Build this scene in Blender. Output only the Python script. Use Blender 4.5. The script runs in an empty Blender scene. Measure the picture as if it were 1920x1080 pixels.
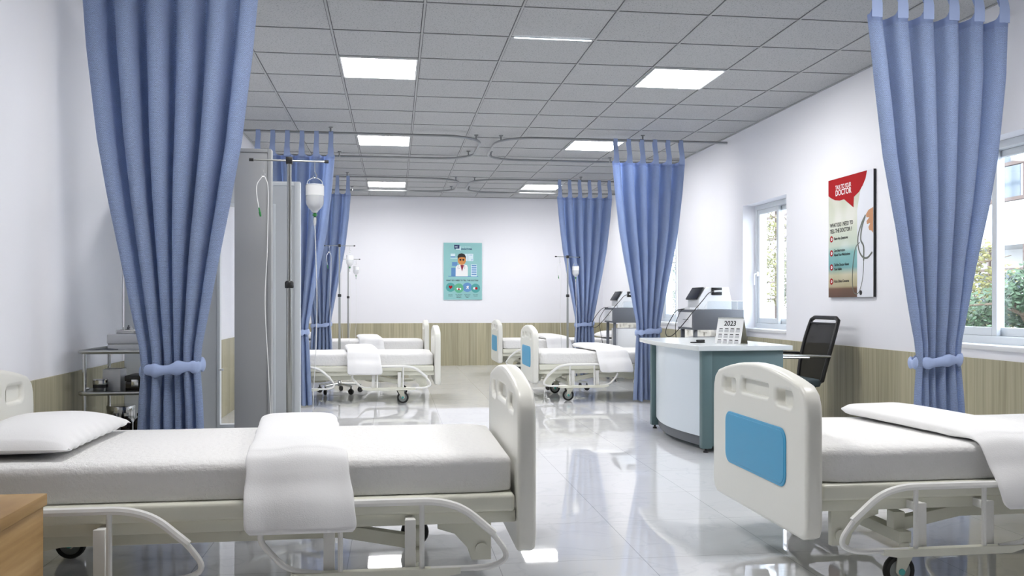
import bpy, bmesh, math, random
from mathutils import Vector, Matrix, noise
random.seed(7)
C = bpy.context.scene.collection
PI = math.pi
# ------------------------------------------------------------------ camera
S = bpy.context.scene
PSI = 0.1338
cam = bpy.data.cameras.new('camera'); cam_o = bpy.data.objects.new('camera', cam); C.objects.link(cam_o)
cam.sensor_width = 36; cam.lens = 36*1638.8/1920; cam.shift_y = 27.8/1920
cam.clip_start = 0.05; cam.clip_end = 200
cam_o.location = (0, 0, 1.07); cam_o.rotation_euler = (PI/2, 0, -PSI)
S.camera = cam_o
# ------------------------------------------------------------------ world and exposure
W = bpy.data.worlds.new('world'); S.world = W; W.use_nodes = True
wn = W.node_tree; wn.nodes.clear()
wo = wn.nodes.new('ShaderNodeOutputWorld'); wb = wn.nodes.new('ShaderNodeBackground')
wb.inputs[0].default_value = (0.80, 0.89, 1.0, 1); wb.inputs[1].default_value = 5.0
wn.links.new(wb.outputs[0], wo.inputs[0])
S.view_settings.view_transform = 'Standard'; S.view_settings.look = 'None'
S.view_settings.exposure = 1.0; S.view_settings.gamma = 1; S.view_settings.use_curve_mapping = False
LAMP = 18.5
# room numbers
XL, XR, YN, YB, ZC, WZ = -1.60, 3.61, -2.4, 14.93, 2.88, 0.724
GX0, GDX, GY0, GDY = 0.1835, 0.595, 5.288, 0.604

# ------------------------------------------------------------------ materials
def sr(h):
    v = [int(h[i:i+2], 16)/255 for i in (0, 2, 4)]
    return tuple(((c/12.92) if c <= .04045 else ((c+.055)/1.055)**2.4) for c in v)+(1,)
def mat(name, col, rough=.5, metal=0, spec=.5, coat=0, emit=None, es=0, alpha=1, sheen=0):
    m = bpy.data.materials.new(name); m.use_nodes = True
    b = m.node_tree.nodes['Principled BSDF']
    if isinstance(col, str): col = sr(col)
    b.inputs['Base Color'].default_value = col
    b.inputs['Roughness'].default_value = rough; b.inputs['Metallic'].default_value = metal
    b.inputs['Specular IOR Level'].default_value = spec; b.inputs['Coat Weight'].default_value = coat
    b.inputs['Sheen Weight'].default_value = sheen
    b.inputs['Alpha'].default_value = alpha
    if emit:
        b.inputs['Emission Color'].default_value = emit; b.inputs['Emission Strength'].default_value = es
    return m
def N(m, t, **kw):
    n = m.node_tree.nodes.new(t)
    for k, v in kw.items(): setattr(n, k, v)
    return n
def L(m, a, b): m.node_tree.links.new(a, b)
def bsdf(m): return m.node_tree.nodes['Principled BSDF']
def coords(m, scale=(1, 1, 1), which='Object', rot=(0, 0, 0)):
    tc = N(m, 'ShaderNodeTexCoord'); mp = N(m, 'ShaderNodeMapping')
    mp.inputs['Scale'].default_value = scale; mp.inputs['Rotation'].default_value = rot
    L(m, tc.outputs[which], mp.inputs[0]); return mp.outputs[0]
def ramp(m, fac, stops):
    r = N(m, 'ShaderNodeValToRGB'); e = r.color_ramp.elements
    e[0].position, e[0].color = stops[0]; e[1].position, e[1].color = stops[-1]
    for p, c in stops[1:-1]:
        x = e.new(p); x.color = c
    L(m, fac, r.inputs[0]); return r.outputs[0]
def bump(m, h, strength=.3, dist=.01):
    b = N(m, 'ShaderNodeBump'); b.inputs['Strength'].default_value = strength; b.inputs['Distance'].default_value = dist
    L(m, h, b.inputs['Height']); L(m, b.outputs[0], bsdf(m).inputs['Normal'])
def noisy(m, scale, strength, dist, sc3=(1, 1, 1), detail=3, which='Object'):
    n = N(m, 'ShaderNodeTexNoise'); n.inputs['Scale'].default_value = scale; n.inputs['Detail'].default_value = detail
    L(m, coords(m, sc3, which), n.inputs['Vector']); bump(m, n.outputs[0], strength, dist); return n

def m_wall():
    m = mat('wall_paint', (0.865, 0.87, 0.92, 1), .6, spec=.3); noisy(m, 180, .06, .002); return m
def m_ceiling():
    m = mat('mineral_ceiling_tile', (.7, .7, .7, 1), .85, spec=.2)
    tc = N(m, 'ShaderNodeTexCoord'); sp = N(m, 'ShaderNodeSeparateXYZ'); L(m, tc.outputs['Object'], sp.inputs[0])
    def line(out, o, d):
        a = N(m, 'ShaderNodeMath', operation='SUBTRACT'); L(m, out, a.inputs[0]); a.inputs[1].default_value = o-100*d
        b = N(m, 'ShaderNodeMath', operation='MODULO'); L(m, a.outputs[0], b.inputs[0]); b.inputs[1].default_value = d
        c = N(m, 'ShaderNodeMath', operation='SUBTRACT'); L(m, b.outputs[0], c.inputs[0]); c.inputs[1].default_value = d/2
        e = N(m, 'ShaderNodeMath', operation='ABSOLUTE'); L(m, c.outputs[0], e.inputs[0])
        g = N(m, 'ShaderNodeMath', operation='GREATER_THAN'); L(m, e.outputs[0], g.inputs[0]); g.inputs[1].default_value = d/2-.0115
        return g.outputs[0]
    mx = N(m, 'ShaderNodeMath', operation='MAXIMUM')
    L(m, line(sp.outputs[0], GX0, GDX), mx.inputs[0]); L(m, line(sp.outputs[1], GY0, GDY), mx.inputs[1])
    n = N(m, 'ShaderNodeTexNoise'); n.inputs['Scale'].default_value = 110; n.inputs['Detail'].default_value = 5
    L(m, tc.outputs['Object'], n.inputs['Vector'])
    c1 = ramp(m, n.outputs[0], [(.33, (.28, .29, .30, 1)), (.45, (.46, .47, .48, 1)), (1, (.50, .51, .52, 1))])
    mix = N(m, 'ShaderNodeMix', data_type='RGBA'); L(m, mx.outputs[0], mix.inputs[0]); L(m, c1, mix.inputs[6])
    mix.inputs[7].default_value = (.14, .14, .15, 1); L(m, mix.outputs[2], bsdf(m).inputs['Base Color'])
    bump(m, n.outputs[0], .25, .003); return m
def m_floor():
    m = mat('polished_marble_tile', (.8, .8, .82, 1), .022, spec=1.0)
    bsdf(m).inputs['IOR'].default_value = 1.62
    br = N(m, 'ShaderNodeTexBrick'); br.offset = 0; br.inputs['Scale'].default_value = 1
    br.inputs['Brick Width'].default_value = .61; br.inputs['Row Height'].default_value = .61
    br.inputs['Mortar Size'].default_value = .0016; br.inputs['Mortar Smooth'].default_value = .1
    br.inputs['Color1'].default_value = (1, 1, 1, 1); br.inputs['Color2'].default_value = (.97, .97, .975, 1); br.inputs['Mortar'].default_value = (.60, .60, .61, 1)
    mp = coords(m); mp.node.inputs['Location'].default_value = (-.726+.305, .1, 0); L(m, mp, br.inputs['Vector'])
    n = N(m, 'ShaderNodeTexNoise'); n.inputs['Scale'].default_value = 2.2; n.inputs['Detail'].default_value = 9; n.inputs['Distortion'].default_value = 1.3
    L(m, coords(m, (1, 1.2, 1)), n.inputs['Vector'])
    c = ramp(m, n.outputs[0], [(.3, (.72, .725, .745, 1)), (.47, (.75, .755, .775, 1)), (.495, (.69, .70, .725, 1)), (.52, (.75, .755, .775, 1)), (1, (.76, .765, .78, 1))])
    mix = N(m, 'ShaderNodeMix', data_type='RGBA', blend_type='MULTIPLY'); mix.inputs[0].default_value = 1
    L(m, br.outputs[0], mix.inputs[6]); L(m, c, mix.inputs[7]); L(m, mix.outputs[2], bsdf(m).inputs['Base Color'])
    return m
def m_wood(name, cols, sc3, plank=None):
    m = mat(name, cols[0], .5)
    n = N(m, 'ShaderNodeTexNoise'); n.inputs['Scale'].default_value = 1; n.inputs['Detail'].default_value = 6
    L(m, coords(m, sc3), n.inputs['Vector'])
    c = ramp(m, n.outputs[0], [(.3, cols[0]), (.5, cols[1]), (.7, cols[2])])
    if plank:
        w = N(m, 'ShaderNodeTexVoronoi', voronoi_dimensions='1D'); tc = N(m, 'ShaderNodeTexCoord'); sp = N(m, 'ShaderNodeSeparateXYZ'); L(m, tc.outputs['Object'], sp.inputs[0])
        ad = N(m, 'ShaderNodeMath', operation='ADD'); L(m, sp.outputs[0], ad.inputs[0]); L(m, sp.outputs[1], ad.inputs[1])
        ml = N(m, 'ShaderNodeMath', operation='MULTIPLY'); L(m, ad.outputs[0], ml.inputs[0]); ml.inputs[1].default_value = 1/plank
        fl = N(m, 'ShaderNodeMath', operation='FLOOR'); L(m, ml.outputs[0], fl.inputs[0])
        wn_ = N(m, 'ShaderNodeTexWhiteNoise', noise_dimensions='1D'); L(m, fl.outputs[0], wn_.inputs['W'])
        r2 = ramp(m, wn_.outputs['Value'], [(0, (.82, .82, .82, 1)), (1, (1.05, 1.05, 1.05, 1))])
        mix = N(m, 'ShaderNodeMix', data_type='RGBA', blend_type='MULTIPLY'); mix.inputs[0].default_value = 1
        L(m, c, mix.inputs[6]); L(m, r2, mix.inputs[7]); c = mix.outputs[2]
    L(m, c, bsdf(m).inputs['Base Color']); return m
def m_weave(name, col, smooth=False):
    m = mat(name, col, .8, spec=.25, sheen=.15)
    if smooth: noisy(m, 60, .15, .003); return m
    br = N(m, 'ShaderNodeTexBrick'); br.offset = .5; br.inputs['Scale'].default_value = 1
    br.inputs['Brick Width'].default_value = .011; br.inputs['Row Height'].default_value = .0055
    br.inputs['Mortar Size'].default_value = .0015; br.inputs['Mortar Smooth'].default_value = 1
    br.inputs['Color1'].default_value = (1, 1, 1, 1); br.inputs['Color2'].default_value = (.8, .8, .8, 1); br.inputs['Mortar'].default_value = (0, 0, 0, 1)
    n = N(m, 'ShaderNodeTexNoise'); n.inputs['Scale'].default_value = 120; n.inputs['Detail'].default_value = 1
    v = coords(m, (1, 1, 1), 'UV'); L(m, v, n.inputs['Vector'])
    mxv = N(m, 'ShaderNodeMix', data_type='RGBA'); mxv.inputs[0].default_value = .006; L(m, v, mxv.inputs[6]); L(m, n.outputs['Color'], mxv.inputs[7])
    L(m, mxv.outputs[2], br.inputs['Vector'])
    c = ramp(m, br.outputs[0], [(0, tuple(x*.62 for x in col[:3])+(1,)), (1, tuple(min(1, x*1.25) for x in col[:3])+(1,))])
    L(m, c, bsdf(m).inputs['Base Color']); bump(m, br.outputs[0], .6, .003); return m
def m_glass(name, tint=(1, 1, 1, 1), r=.02, f=1.25):
    m = bpy.data.materials.new(name); m.use_nodes = True; nt = m.node_tree; nt.nodes.clear()
    o = nt.nodes.new('ShaderNodeOutputMaterial'); t = nt.nodes.new('ShaderNodeBsdfTransparent'); g = nt.nodes.new('ShaderNodeBsdfGlossy')
    t.inputs[0].default_value = tint; g.inputs['Roughness'].default_value = r
    lw = nt.nodes.new('ShaderNodeLayerWeight'); pw = nt.nodes.new('ShaderNodeMath'); pw.operation = 'POWER'; pw.inputs[1].default_value = 4.5
    fr = nt.nodes.new('ShaderNodeMath'); fr.operation = 'MULTIPLY_ADD'; fr.inputs[1].default_value = .85; fr.inputs[2].default_value = .03
    nt.links.new(lw.outputs['Facing'], pw.inputs[0]); nt.links.new(pw.outputs[0], fr.inputs[0]); mx = nt.nodes.new('ShaderNodeMixShader')
    nt.links.new(fr.outputs[0], mx.inputs[0]); nt.links.new(t.outputs[0], mx.inputs[1]); nt.links.new(g.outputs[0], mx.inputs[2]); nt.links.new(mx.outputs[0], o.inputs[0])
    return m
def m_print():   # the blurred interior printed behind the words of the large poster
    m = mat('printed_photo', (1, 1, 1, 1), .35)
    tc = N(m, 'ShaderNodeTexCoord'); sp = N(m, 'ShaderNodeSeparateXYZ'); L(m, tc.outputs['Object'], sp.inputs[0])
    c = ramp(m, sp.outputs[2], [(0, sr('5c3f2c')), (.07, sr('6d4a33')), (.09, sr('b7a98b')), (.18, sr('c9c2a8')), (.24, sr('6fa5a8')), (.36, sr('7fb3b2')), (.42, sr('cdd6cf')), (.6, sr('dfe0d8')), (.8, sr('cfcfc2')), (1, sr('e6e6df'))])
    n = N(m, 'ShaderNodeTexNoise'); n.inputs['Scale'].default_value = 5; n.inputs['Detail'].default_value = 0; L(m, tc.outputs['Object'], n.inputs['Vector'])
    r2 = ramp(m, n.outputs[0], [(.4, (1, 1, 1, 1)), (.62, (.84, .88, .78, 1))])
    mix = N(m, 'ShaderNodeMix', data_type='RGBA', blend_type='MULTIPLY'); mix.inputs[0].default_value = .8
    L(m, c, mix.inputs[6]); L(m, r2, mix.inputs[7]); L(m, mix.outputs[2], bsdf(m).inputs['Base Color']); return m

BL = (.47, .575, .90, 1)
M = dict(
    wall=m_wall(), ceiling=m_ceiling(), floor=m_floor(),
    tbar=mat('ceiling_bar', (.38, .39, .40, 1), .5),
    wain=m_wood('light_oak_panel', [sr('a09a80'), sr('b3ad91'), sr('beb89e')], (55, 55, 1.2), .16),
    oak=m_wood('warm_oak', [sr('987648'), sr('ab8a5a'), sr('bd9c6c')], (8, 2.5, 30)),
    curtain=m_weave('woven_blue_cloth', BL), header=m_weave('smooth_blue_cloth', (.36, .45, .70, 1), True),
    plastic=mat('cream_plastic', (.80, .795, .74, 1), .32), steel_cream=mat('cream_painted_steel', (.76, .76, .66, 1), .35),
    rail_white=mat('white_painted_tube', (.84, .84, .82, 1), .3), blue=mat('blue_panel', (.06, .36, .62, 1), .4), teal_dot=mat('teal_hub', (.12, .55, .53, 1), .4),
    rubber=mat('black_rubber', (.012, .012, .012, 1), .5), grey_wheel=mat('grey_wheel', (.35, .37, .36, 1), .5),
    sheet=mat('white_sheet', (.86, .855, .85, 1), .85, spec=.2), linen=mat('white_linen', (.87, .87, .88, 1), .9, spec=.2),
    chrome=mat('chrome', (.62, .62, .62, 1), .16, 1), brushed=mat('brushed_steel', (.42, .43, .42, 1), .28, 1), railm=mat('curtain_rail_metal', (.30, .31, .32, 1), .3, .9),
    black=mat('black_plastic', (.012, .012, .013, 1), .4), white=mat('white_plastic', (.80, .81, .83, 1), .35),
    white_frame=mat('white_window_frame', (.70, .74, .78, 1), .35), lamp=mat('lamp_diffuser', (1, 1, 1, 1), .5, emit=(1, .985, .965, 1), es=LAMP),
    strip=mat('lit_gap_glow', (1, 1, 1, 1), .5, emit=(.85, .93, 1, 1), es=3.0),  # glow put into the material for a lit gap between tiles
    glass=m_glass('window_glass'), clear=m_glass('clear_plastic', (.93, .95, .96, 1), .05, 1.3),
    screen=mat('screen_panel', (.60, .63, .66, 1), .5), grey_panel=mat('grey_panel', (.36, .37, .38, 1), .5),
    teal=mat('grey_teal_laminate', (.105, .17, .18, 1), .45), desk_white=mat('desk_white', (.68, .75, .82, 1), .3), desk_top=mat('desk_top_white', (.72, .76, .77, 1), .2),
    dgrey=mat('dark_grey_laminate', (.13, .14, .16, 1), .5), green=mat('green_plastic', (.03, .22, .06, 1), .4),
    bottle=mat('frosted_bottle', (.78, .80, .82, 1), .2, alpha=.62), tube=mat('clear_tube', (.82, .83, .84, 1), .25),
    meshback=mat('black_mesh_fabric', (.012, .012, .012, 1), .8, alpha=.93), seat=mat('charcoal_fabric', (.05, .075, .085, 1), .8),
    red=mat('poster_red', sr('a3141b'), .7, spec=.2), ink=mat('poster_ink', (.01, .01, .012, 1), .5), paper=mat('paper_white', (.84, .85, .86, 1), .5), print=m_print(),
    coat=mat('poster_coat', sr('dfe2ea'), .4), skin=mat('poster_skin', sr('c08a62'), .5), steth=mat('poster_stethoscope', sr('6b7068'), .4), card=mat('card_edge', (.33, .32, .26, 1), .7),
    mint=mat('poster_mint', sr('8fc3c4'), .5), navy=mat('poster_navy', sr('1c2f63'), .5), pblue=mat('poster_blue', sr('5f8fc4'), .5), pteal=mat('poster_teal', sr('4c9f9d'), .5), pgreen=mat('poster_green', sr('5faf8a'), .5), plight=mat('poster_light', sr('d5e6ee'), .5), hair=mat('poster_hair', sr('1d1c1c'), .5), maroon=mat('poster_maroon', sr('8b1f3c'), .5), face=mat('poster_face', sr('d08b4a'), .5),
    label=mat('grey_print', (.55, .56, .58, 1), .6), facade=mat('pale_render', (.42, .42, .41, 1), .8), balcony=mat('brown_railing', (.07, .045, .035, 1), .7), wdark=mat('dark_house_glass', (.12, .15, .18, 1), .15),
    bark=mat('bark', (.12, .09, .06, 1), .9), leaf_y=mat('yellow_green_leaf', (.15, .145, .04, 1), .6), leaf_g=mat('green_leaf', (.05, .095, .045, 1), .6), ground=mat('asphalt', (.12, .12, .12, 1), .9), amber=mat('dark_bottle_glass', (.015, .010, .008, 1), .12),
)
def fab(m, s1, st, d):
    n = N(m, 'ShaderNodeTexNoise'); n.inputs['Scale'].default_value = s1; n.inputs['Detail'].default_value = 4
    L(m, coords(m), n.inputs['Vector'])
    n2 = N(m, 'ShaderNodeTexNoise'); n2.inputs['Scale'].default_value = 260; L(m, coords(m), n2.inputs['Vector'])
    a = N(m, 'ShaderNodeMath', operation='MULTIPLY_ADD'); L(m, n2.outputs[0], a.inputs[0]); a.inputs[1].default_value = .25; L(m, n.outputs[0], a.inputs[2])
    bump(m, a.outputs[0], st, d)
fab(M['sheet'], 45, .6, .010); fab(M['linen'], 9, .25, .01)

# ------------------------------------------------------------------ mesh helpers
def obj(name, me, m=None, parent=None, smooth=True, ang=35):
    """me: bmesh or Mesh -> one linked object"""
    if isinstance(me, bmesh.types.BMesh):
        bm = me; me = bpy.data.meshes.new(name); bmesh.ops.recalc_face_normals(bm, faces=bm.faces[:]); bm.to_mesh(me); bm.free()
    if smooth and len(me.polygons):
        me.polygons.foreach_set('use_smooth', [True]*len(me.polygons)); me.set_sharp_from_angle(angle=math.radians(ang))
    o = bpy.data.objects.new(name, me); C.objects.link(o)
    if m is not None:
        me.materials.clear(); me.materials.append(M[m] if isinstance(m, str) else m)
    if parent is not None: o.parent = parent
    return o
def B(): return bmesh.new()
def box(bm, x0, x1, y0, y1, z0, z1, bev=0, seg=2, mtx=None):
    r = bmesh.ops.create_cube(bm, size=1)
    vs = r['verts']
    for v in vs:
        v.co = Vector(((x0+x1)/2+v.co.x*(x1-x0), (y0+y1)/2+v.co.y*(y1-y0), (z0+z1)/2+v.co.z*(z1-z0)))
    if mtx is not None: bmesh.ops.transform(bm, matrix=mtx, verts=vs)
    if bev:
        es = list({e for v in vs for e in v.link_edges})
        bmesh.ops.bevel(bm, geom=es, offset=bev, segments=seg, affect='EDGES', profile=.5)
    return bm
def tube(bm, pts, r, n=10, closed=False, caps=True):
    """pts: list of points; r number or list"""
    pts = [Vector(p) for p in pts]; k = len(pts)
    rr = r if isinstance(r, (list, tuple)) else [r]*k
    T = []
    for i in range(k):
        a = pts[(i-1) % k] if (closed or i > 0) else pts[0]; b = pts[(i+1) % k] if (closed or i < k-1) else pts[-1]
        T.append((b-a).normalized())
    up = Vector((0, 0, 1)) if abs(T[0].z) < .9 else Vector((1, 0, 0))
    u = T[0].cross(up).normalized(); rings = []
    for i in range(k):
        u = (u-T[i]*u.dot(T[i])).normalized(); w = T[i].cross(u)
        rings.append([bm.verts.new(pts[i]+(u*math.cos(2*PI*j/n)+w*math.sin(2*PI*j/n))*rr[i]) for j in range(n)])
    for i in range(k if closed else k-1):
        A, D = rings[i], rings[(i+1) % k]
        for j in range(n): bm.faces.new((A[j], A[(j+1) % n], D[(j+1) % n], D[j]))
    if caps and not closed: bm.faces.new(rings[0][::-1]); bm.faces.new(rings[-1])
    return bm
def cyl(bm, a, b, r, n=16): return tube(bm, [a, b], r, n)
def lathe(bm, prof, n=24, c=(0, 0, 0), mtx=None):
    rings = []
    for (r, z) in prof:
        if r < 1e-5: rings.append([bm.verts.new((c[0], c[1], c[2]+z))])
        else: rings.append([bm.verts.new((c[0]+r*math.cos(2*PI*j/n), c[1]+r*math.sin(2*PI*j/n), c[2]+z)) for j in range(n)])
    hollow = prof[0][0] > 1e-5 and prof[-1][0] > 1e-5
    for A, D in zip(rings, rings[1:]+(rings[:1] if hollow else [])):
        for j in range(n):
            q = [A[j % len(A)], A[(j+1) % len(A)], D[(j+1) % len(D)], D[j % len(D)]]
            q = [v for i, v in enumerate(q) if v not in q[:i]]
            if len(q) >= 3: bm.faces.new(q)
    for R in (rings[0], rings[-1]):
        if len(R) > 2 and not hollow:
            try: bm.faces.new(R)
            except ValueError: pass
    if mtx is not None: bmesh.ops.transform(bm, matrix=mtx, verts=[v for R in rings for v in R])
    return bm
def smoothpath(pts, rad=.03, n=5):
    """round the corners of a polyline"""
    P = [Vector(p) for p in pts]; out = [P[0]]
    for a, b, c in zip(P, P[1:], P[2:]):
        d1 = min(rad, (a-b).length*.48); d2 = min(rad, (c-b).length*.48)
        p = b+(a-b).normalized()*d1; q = b+(c-b).normalized()*d2
        for i in range(n+1):
            t = i/n; out.append(p*(1-t)**2+b*2*t*(1-t)+q*t*t)
    out.append(P[-1]); return out
def spl(pts, n=8):
    """Catmull-Rom through points"""
    P = [Vector(p) for p in pts]; P = [P[0]*2-P[1]]+P+[P[-1]*2-P[-2]]; out = []
    for i in range(1, len(P)-2):
        for k in range(n):
            t = k/n; a, b, c, d = P[i-1:i+3]
            out.append(.5*((2*b)+(c-a)*t+(2*a-5*b+4*c-d)*t*t+(3*b-a-3*c+d)*t**3))
    out.append(P[-2]); return out
def rrect(x0, x1, y0, y1, r, n=6):
    o = []
    for cx, cy, a0 in ((x1-r, y1-r, 0), (x0+r, y1-r, 90), (x0+r, y0+r, 180), (x1-r, y0+r, 270)):
        for i in range(n+1):
            a = math.radians(a0+90*i/n); o.append((cx+r*math.cos(a), cy+r*math.sin(a)))
    return o
def plate(outs, half, bev, mtx, res=2):
    """2D outlines (first outer, then holes) -> solid plate mesh, thickness 2*half, then moved by mtx"""
    cu = bpy.data.curves.new('plate', 'CURVE'); cu.dimensions = '2D'; cu.fill_mode = 'BOTH'
    cu.extrude = max(0, half-bev); cu.bevel_depth = bev; cu.bevel_resolution = res; cu.offset = -bev
    for pts in outs:
        s = cu.splines.new('POLY'); s.points.add(len(pts)-1); s.use_cyclic_u = True
        for p, (x, y) in zip(s.points, pts): p.co = (x, y, 0, 1)
    o = bpy.data.objects.new('plate', cu); me = bpy.data.meshes.new_from_object(o)
    me.transform(mtx); bpy.data.objects.remove(o); bpy.data.curves.remove(cu)
    return me
def bm_from(me):
    bm = B(); bm.from_mesh(me); bpy.data.meshes.remove(me); return bm
def join(bm, me):
    bm.from_mesh(me); bpy.data.meshes.remove(me); return bm
# maps plate XY,Z to (y,z,x): drawing in the YZ plane with thickness on X
YZ = Matrix(((0, 0, 1, 0), (1, 0, 0, 0), (0, 1, 0, 0), (0, 0, 0, 1)))
# drawing in the XZ plane with thickness on Y
XZ = Matrix(((1, 0, 0, 0), (0, 0, -1, 0), (0, 1, 0, 0), (0, 0, 0, 1)))
def T(x, y, z): return Matrix.Translation((x, y, z))
def thing(name, label, cat, loc=(0, 0, 0), rz=0, group=None):
    o = bpy.data.objects.new(name, None); C.objects.link(o); o.empty_display_size = .1
    o.location = loc; o.rotation_euler = (0, 0, rz); o['label'] = label; o['category'] = cat
    if group: o['group'] = group
    return o
def tag(o, label, cat, group=None):
    o['label'] = label; o['category'] = cat
    if group: o['group'] = group
    return o
def struct(name, bm, m, parent=None, **k):
    o = obj(name, bm, m, parent, **k)
    if parent is None: o['kind'] = 'structure'
    return o
def text(name, body, size, x, z, y, m, parent, xs=1, bold=0, align='LEFT', sp=1):
    """flat lettering in the local XZ plane, facing -Y"""
    cu = bpy.data.curves.new('t', 'FONT'); cu.body = body; cu.size = size; cu.align_x = align; cu.extrude = .0002; cu.offset = bold; cu.space_character = sp
    o = bpy.data.objects.new('t', cu); me = bpy.data.meshes.new_from_object(o); bpy.data.objects.remove(o)
    me.transform(T(x, y, z) @ XZ @ Matrix.Diagonal((xs, 1, 1, 1)))
    return obj(name, me, m, parent, smooth=False)
def flat(name, outs, y, m, parent, th=.0004, ym=0):
    return obj(name, plate(outs, th, 0, T(0, y, 0) @ XZ), m, parent, smooth=False)
def circ(cx, cy, r, n=28, ry=None): return [(cx+r*math.cos(2*PI*i/n), cy+(ry or r)*math.sin(2*PI*i/n)) for i in range(n)]

# ------------------------------------------------------------------ room shell
struct('floor', box(B(), XL-.3, XR+.3, YN-.3, YB+.3, -.2, 0), 'floor')
struct('ceiling', box(B(), XL-.3, XR+.3, YN-.3, YB+.3, ZC, ZC+.15), 'ceiling')
struct('wall_left', box(B(), XL-.3, XL, YN, YB, 0, ZC), 'wall')
struct('wall_back', box(B(), XL-.3, XR+.3, YB, YB+.3, 0, ZC), 'wall')
struct('wall_near', box(B(), XL-.3, XR+.3, YN-.3, YN, 0, ZC), 'wall')
WIN = [(4.56, 5.58), (7.71, 8.73), (10.86, 11.88)]
WZ0, WZ1, WT = .81, 2.08, .26
bm = B(); ys = [YN]
for a, b in sorted(WIN): ys += [a, b]
ys.append(YB)
for i in range(0, len(ys), 2): box(bm, XR, XR+WT, ys[i], ys[i+1], 0, ZC)
for a, b in WIN: box(bm, XR, XR+WT, a, b, 0, WZ0-.03); box(bm, XR, XR+WT, a, b, WZ1, ZC)
struct('wall_right', bm, 'wall', smooth=False)
bm = B(); box(bm, XL, XL+.012, YN, YB, 0, WZ)
struct('trim_1', bm, 'wain'); struct('trim_2', box(B(), XR-.012, XR, YN, YB-.012, 0, WZ), 'wain')
struct('trim_3', box(B(), XL+.012, XR, YB-.012, YB, 0, WZ), 'wain')
# exposed T bars of the suspended ceiling
bm = B(); k = math.ceil((XL-GX0)/GDX)
while GX0+k*GDX < XR-.05:
    x = GX0+k*GDX; box(bm, x-.0065, x+.0065, YN, YB, ZC-.006, ZC-.0005); k += 1
k = math.ceil((YN-GY0)/GDY)
while GY0+k*GDY < YB-.05:
    y = GY0+k*GDY; box(bm, XL, XR, y-.0065, y+.0065, ZC-.005, ZC-.0005); k += 1
box(bm, XL, XL+.018, YN, YB, ZC-.008, ZC-.0005); box(bm, XR-.018, XR, YN, YB, ZC-.008, ZC-.0005); box(bm, XL, XR, YB-.018, YB, ZC-.008, ZC-.0005)
struct('trim_4', bm, 'tbar', smooth=False)

def window(i, y0, y1):
    w = bpy.data.objects.new('window_%d' % i, None); C.objects.link(w); w['kind'] = 'structure'
    w.location = (XR, y0, WZ0); d = y1-y0; h = WZ1-WZ0; fx = .13
    bm = B()
    for a in ((0, .045, 0, h), (d-.045, d, 0, h), (.045, d-.045, 0, .05), (.045, d-.045, h-.05, h)): box(bm, fx, fx+.09, a[0], a[1], a[2], a[3], .004, 1)
    obj('window_frame', bm, 'white_frame', w)
    for s, (a, b, xo) in enumerate(((.045, d/2+.03, .05), (d/2-.03, d-.045, .012))):
        bm = B(); t = .045
        for q in ((a, a+t, .05, h-.05), (b-t, b, .05, h-.05), (a+t, b-t, .05, .05+t+.01), (a+t, b-t, h-.05-t, h-.05)): box(bm, fx+xo, fx+xo+.03, q[0], q[1], q[2], q[3], .003, 1)
        f = obj('sash', bm, 'white_frame', w)
        obj('window_pane', box(B(), fx+xo+.012, fx+xo+.016, a+t-.003, b-t+.003, .05+t+.007, h-.05-t+.003), 'glass', f)
    bm = B(); box(bm, fx-.012, fx+.012, d-.085, d-.06, h*.42, h*.42+.05, .004); tube(bm, smoothpath([(fx, d-.07, h*.44), (fx-.035, d-.07, h*.44), (fx-.035, d-.07, h*.44-.11)], .015), .008, 8)
    obj('window_handle', bm, 'white', w)
    obj('window_sill', box(B(), -.015, fx, -.0, d, -.03, .0, .004), 'white', w)
for i, (a, b) in enumerate(WIN): window(i+1, a, b)

# ------------------------------------------------------------------ ceiling lamps
def ceiling_light(cx, cy, label):
    t = thing('ceiling_light', label, 'ceiling light', (cx, cy, ZC), 0, 'square ceiling light panels')
    a, b = GDX/2-.011, GDY/2-.011; f = .012; bm = B()
    for q in ((-a, a, -b, -b+f), (-a, a, b-f, b), (-a, -a+f, -b+f, b-f), (a-f, a, -b+f, b-f)): box(bm, q[0], q[1], q[2], q[3], -.012, -.0005)
    obj('lamp_frame', bm, 'white', t, smooth=False)
    obj('diffuser', box(B(), -a+f, a-f, -b+f, b-f, -.009, -.001), 'lamp', t, smooth=False)
XA, XB_ = GX0-GDX/2, GX0+3.5*GDX
for r, nm in ((2, 'nearest in view'), (7, 'second row, above the curtain rail loops'), (13, 'farthest row near the back wall'), (-4, 'above the foreground beds')):
    cy = GY0+GDY*(r+.5)
    ceiling_light(XA, cy, 'square ceiling light panel on the left, '+nm)
    ceiling_light(XB_, cy, 'square ceiling light panel on the right, '+nm)
t = tag(obj('lit_gap', box(B(), GX0+GDX+.03, GX0+2*GDX-.03, GY0+GDY-.009, GY0+GDY+.002, ZC-.009, ZC-.006), 'strip', None, smooth=False), 'thin glowing strip for the lit gap along a ceiling tile joint, above the aisle', 'light')  # no lamp: emissive sliver stands in for light showing between two ceiling tiles

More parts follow.
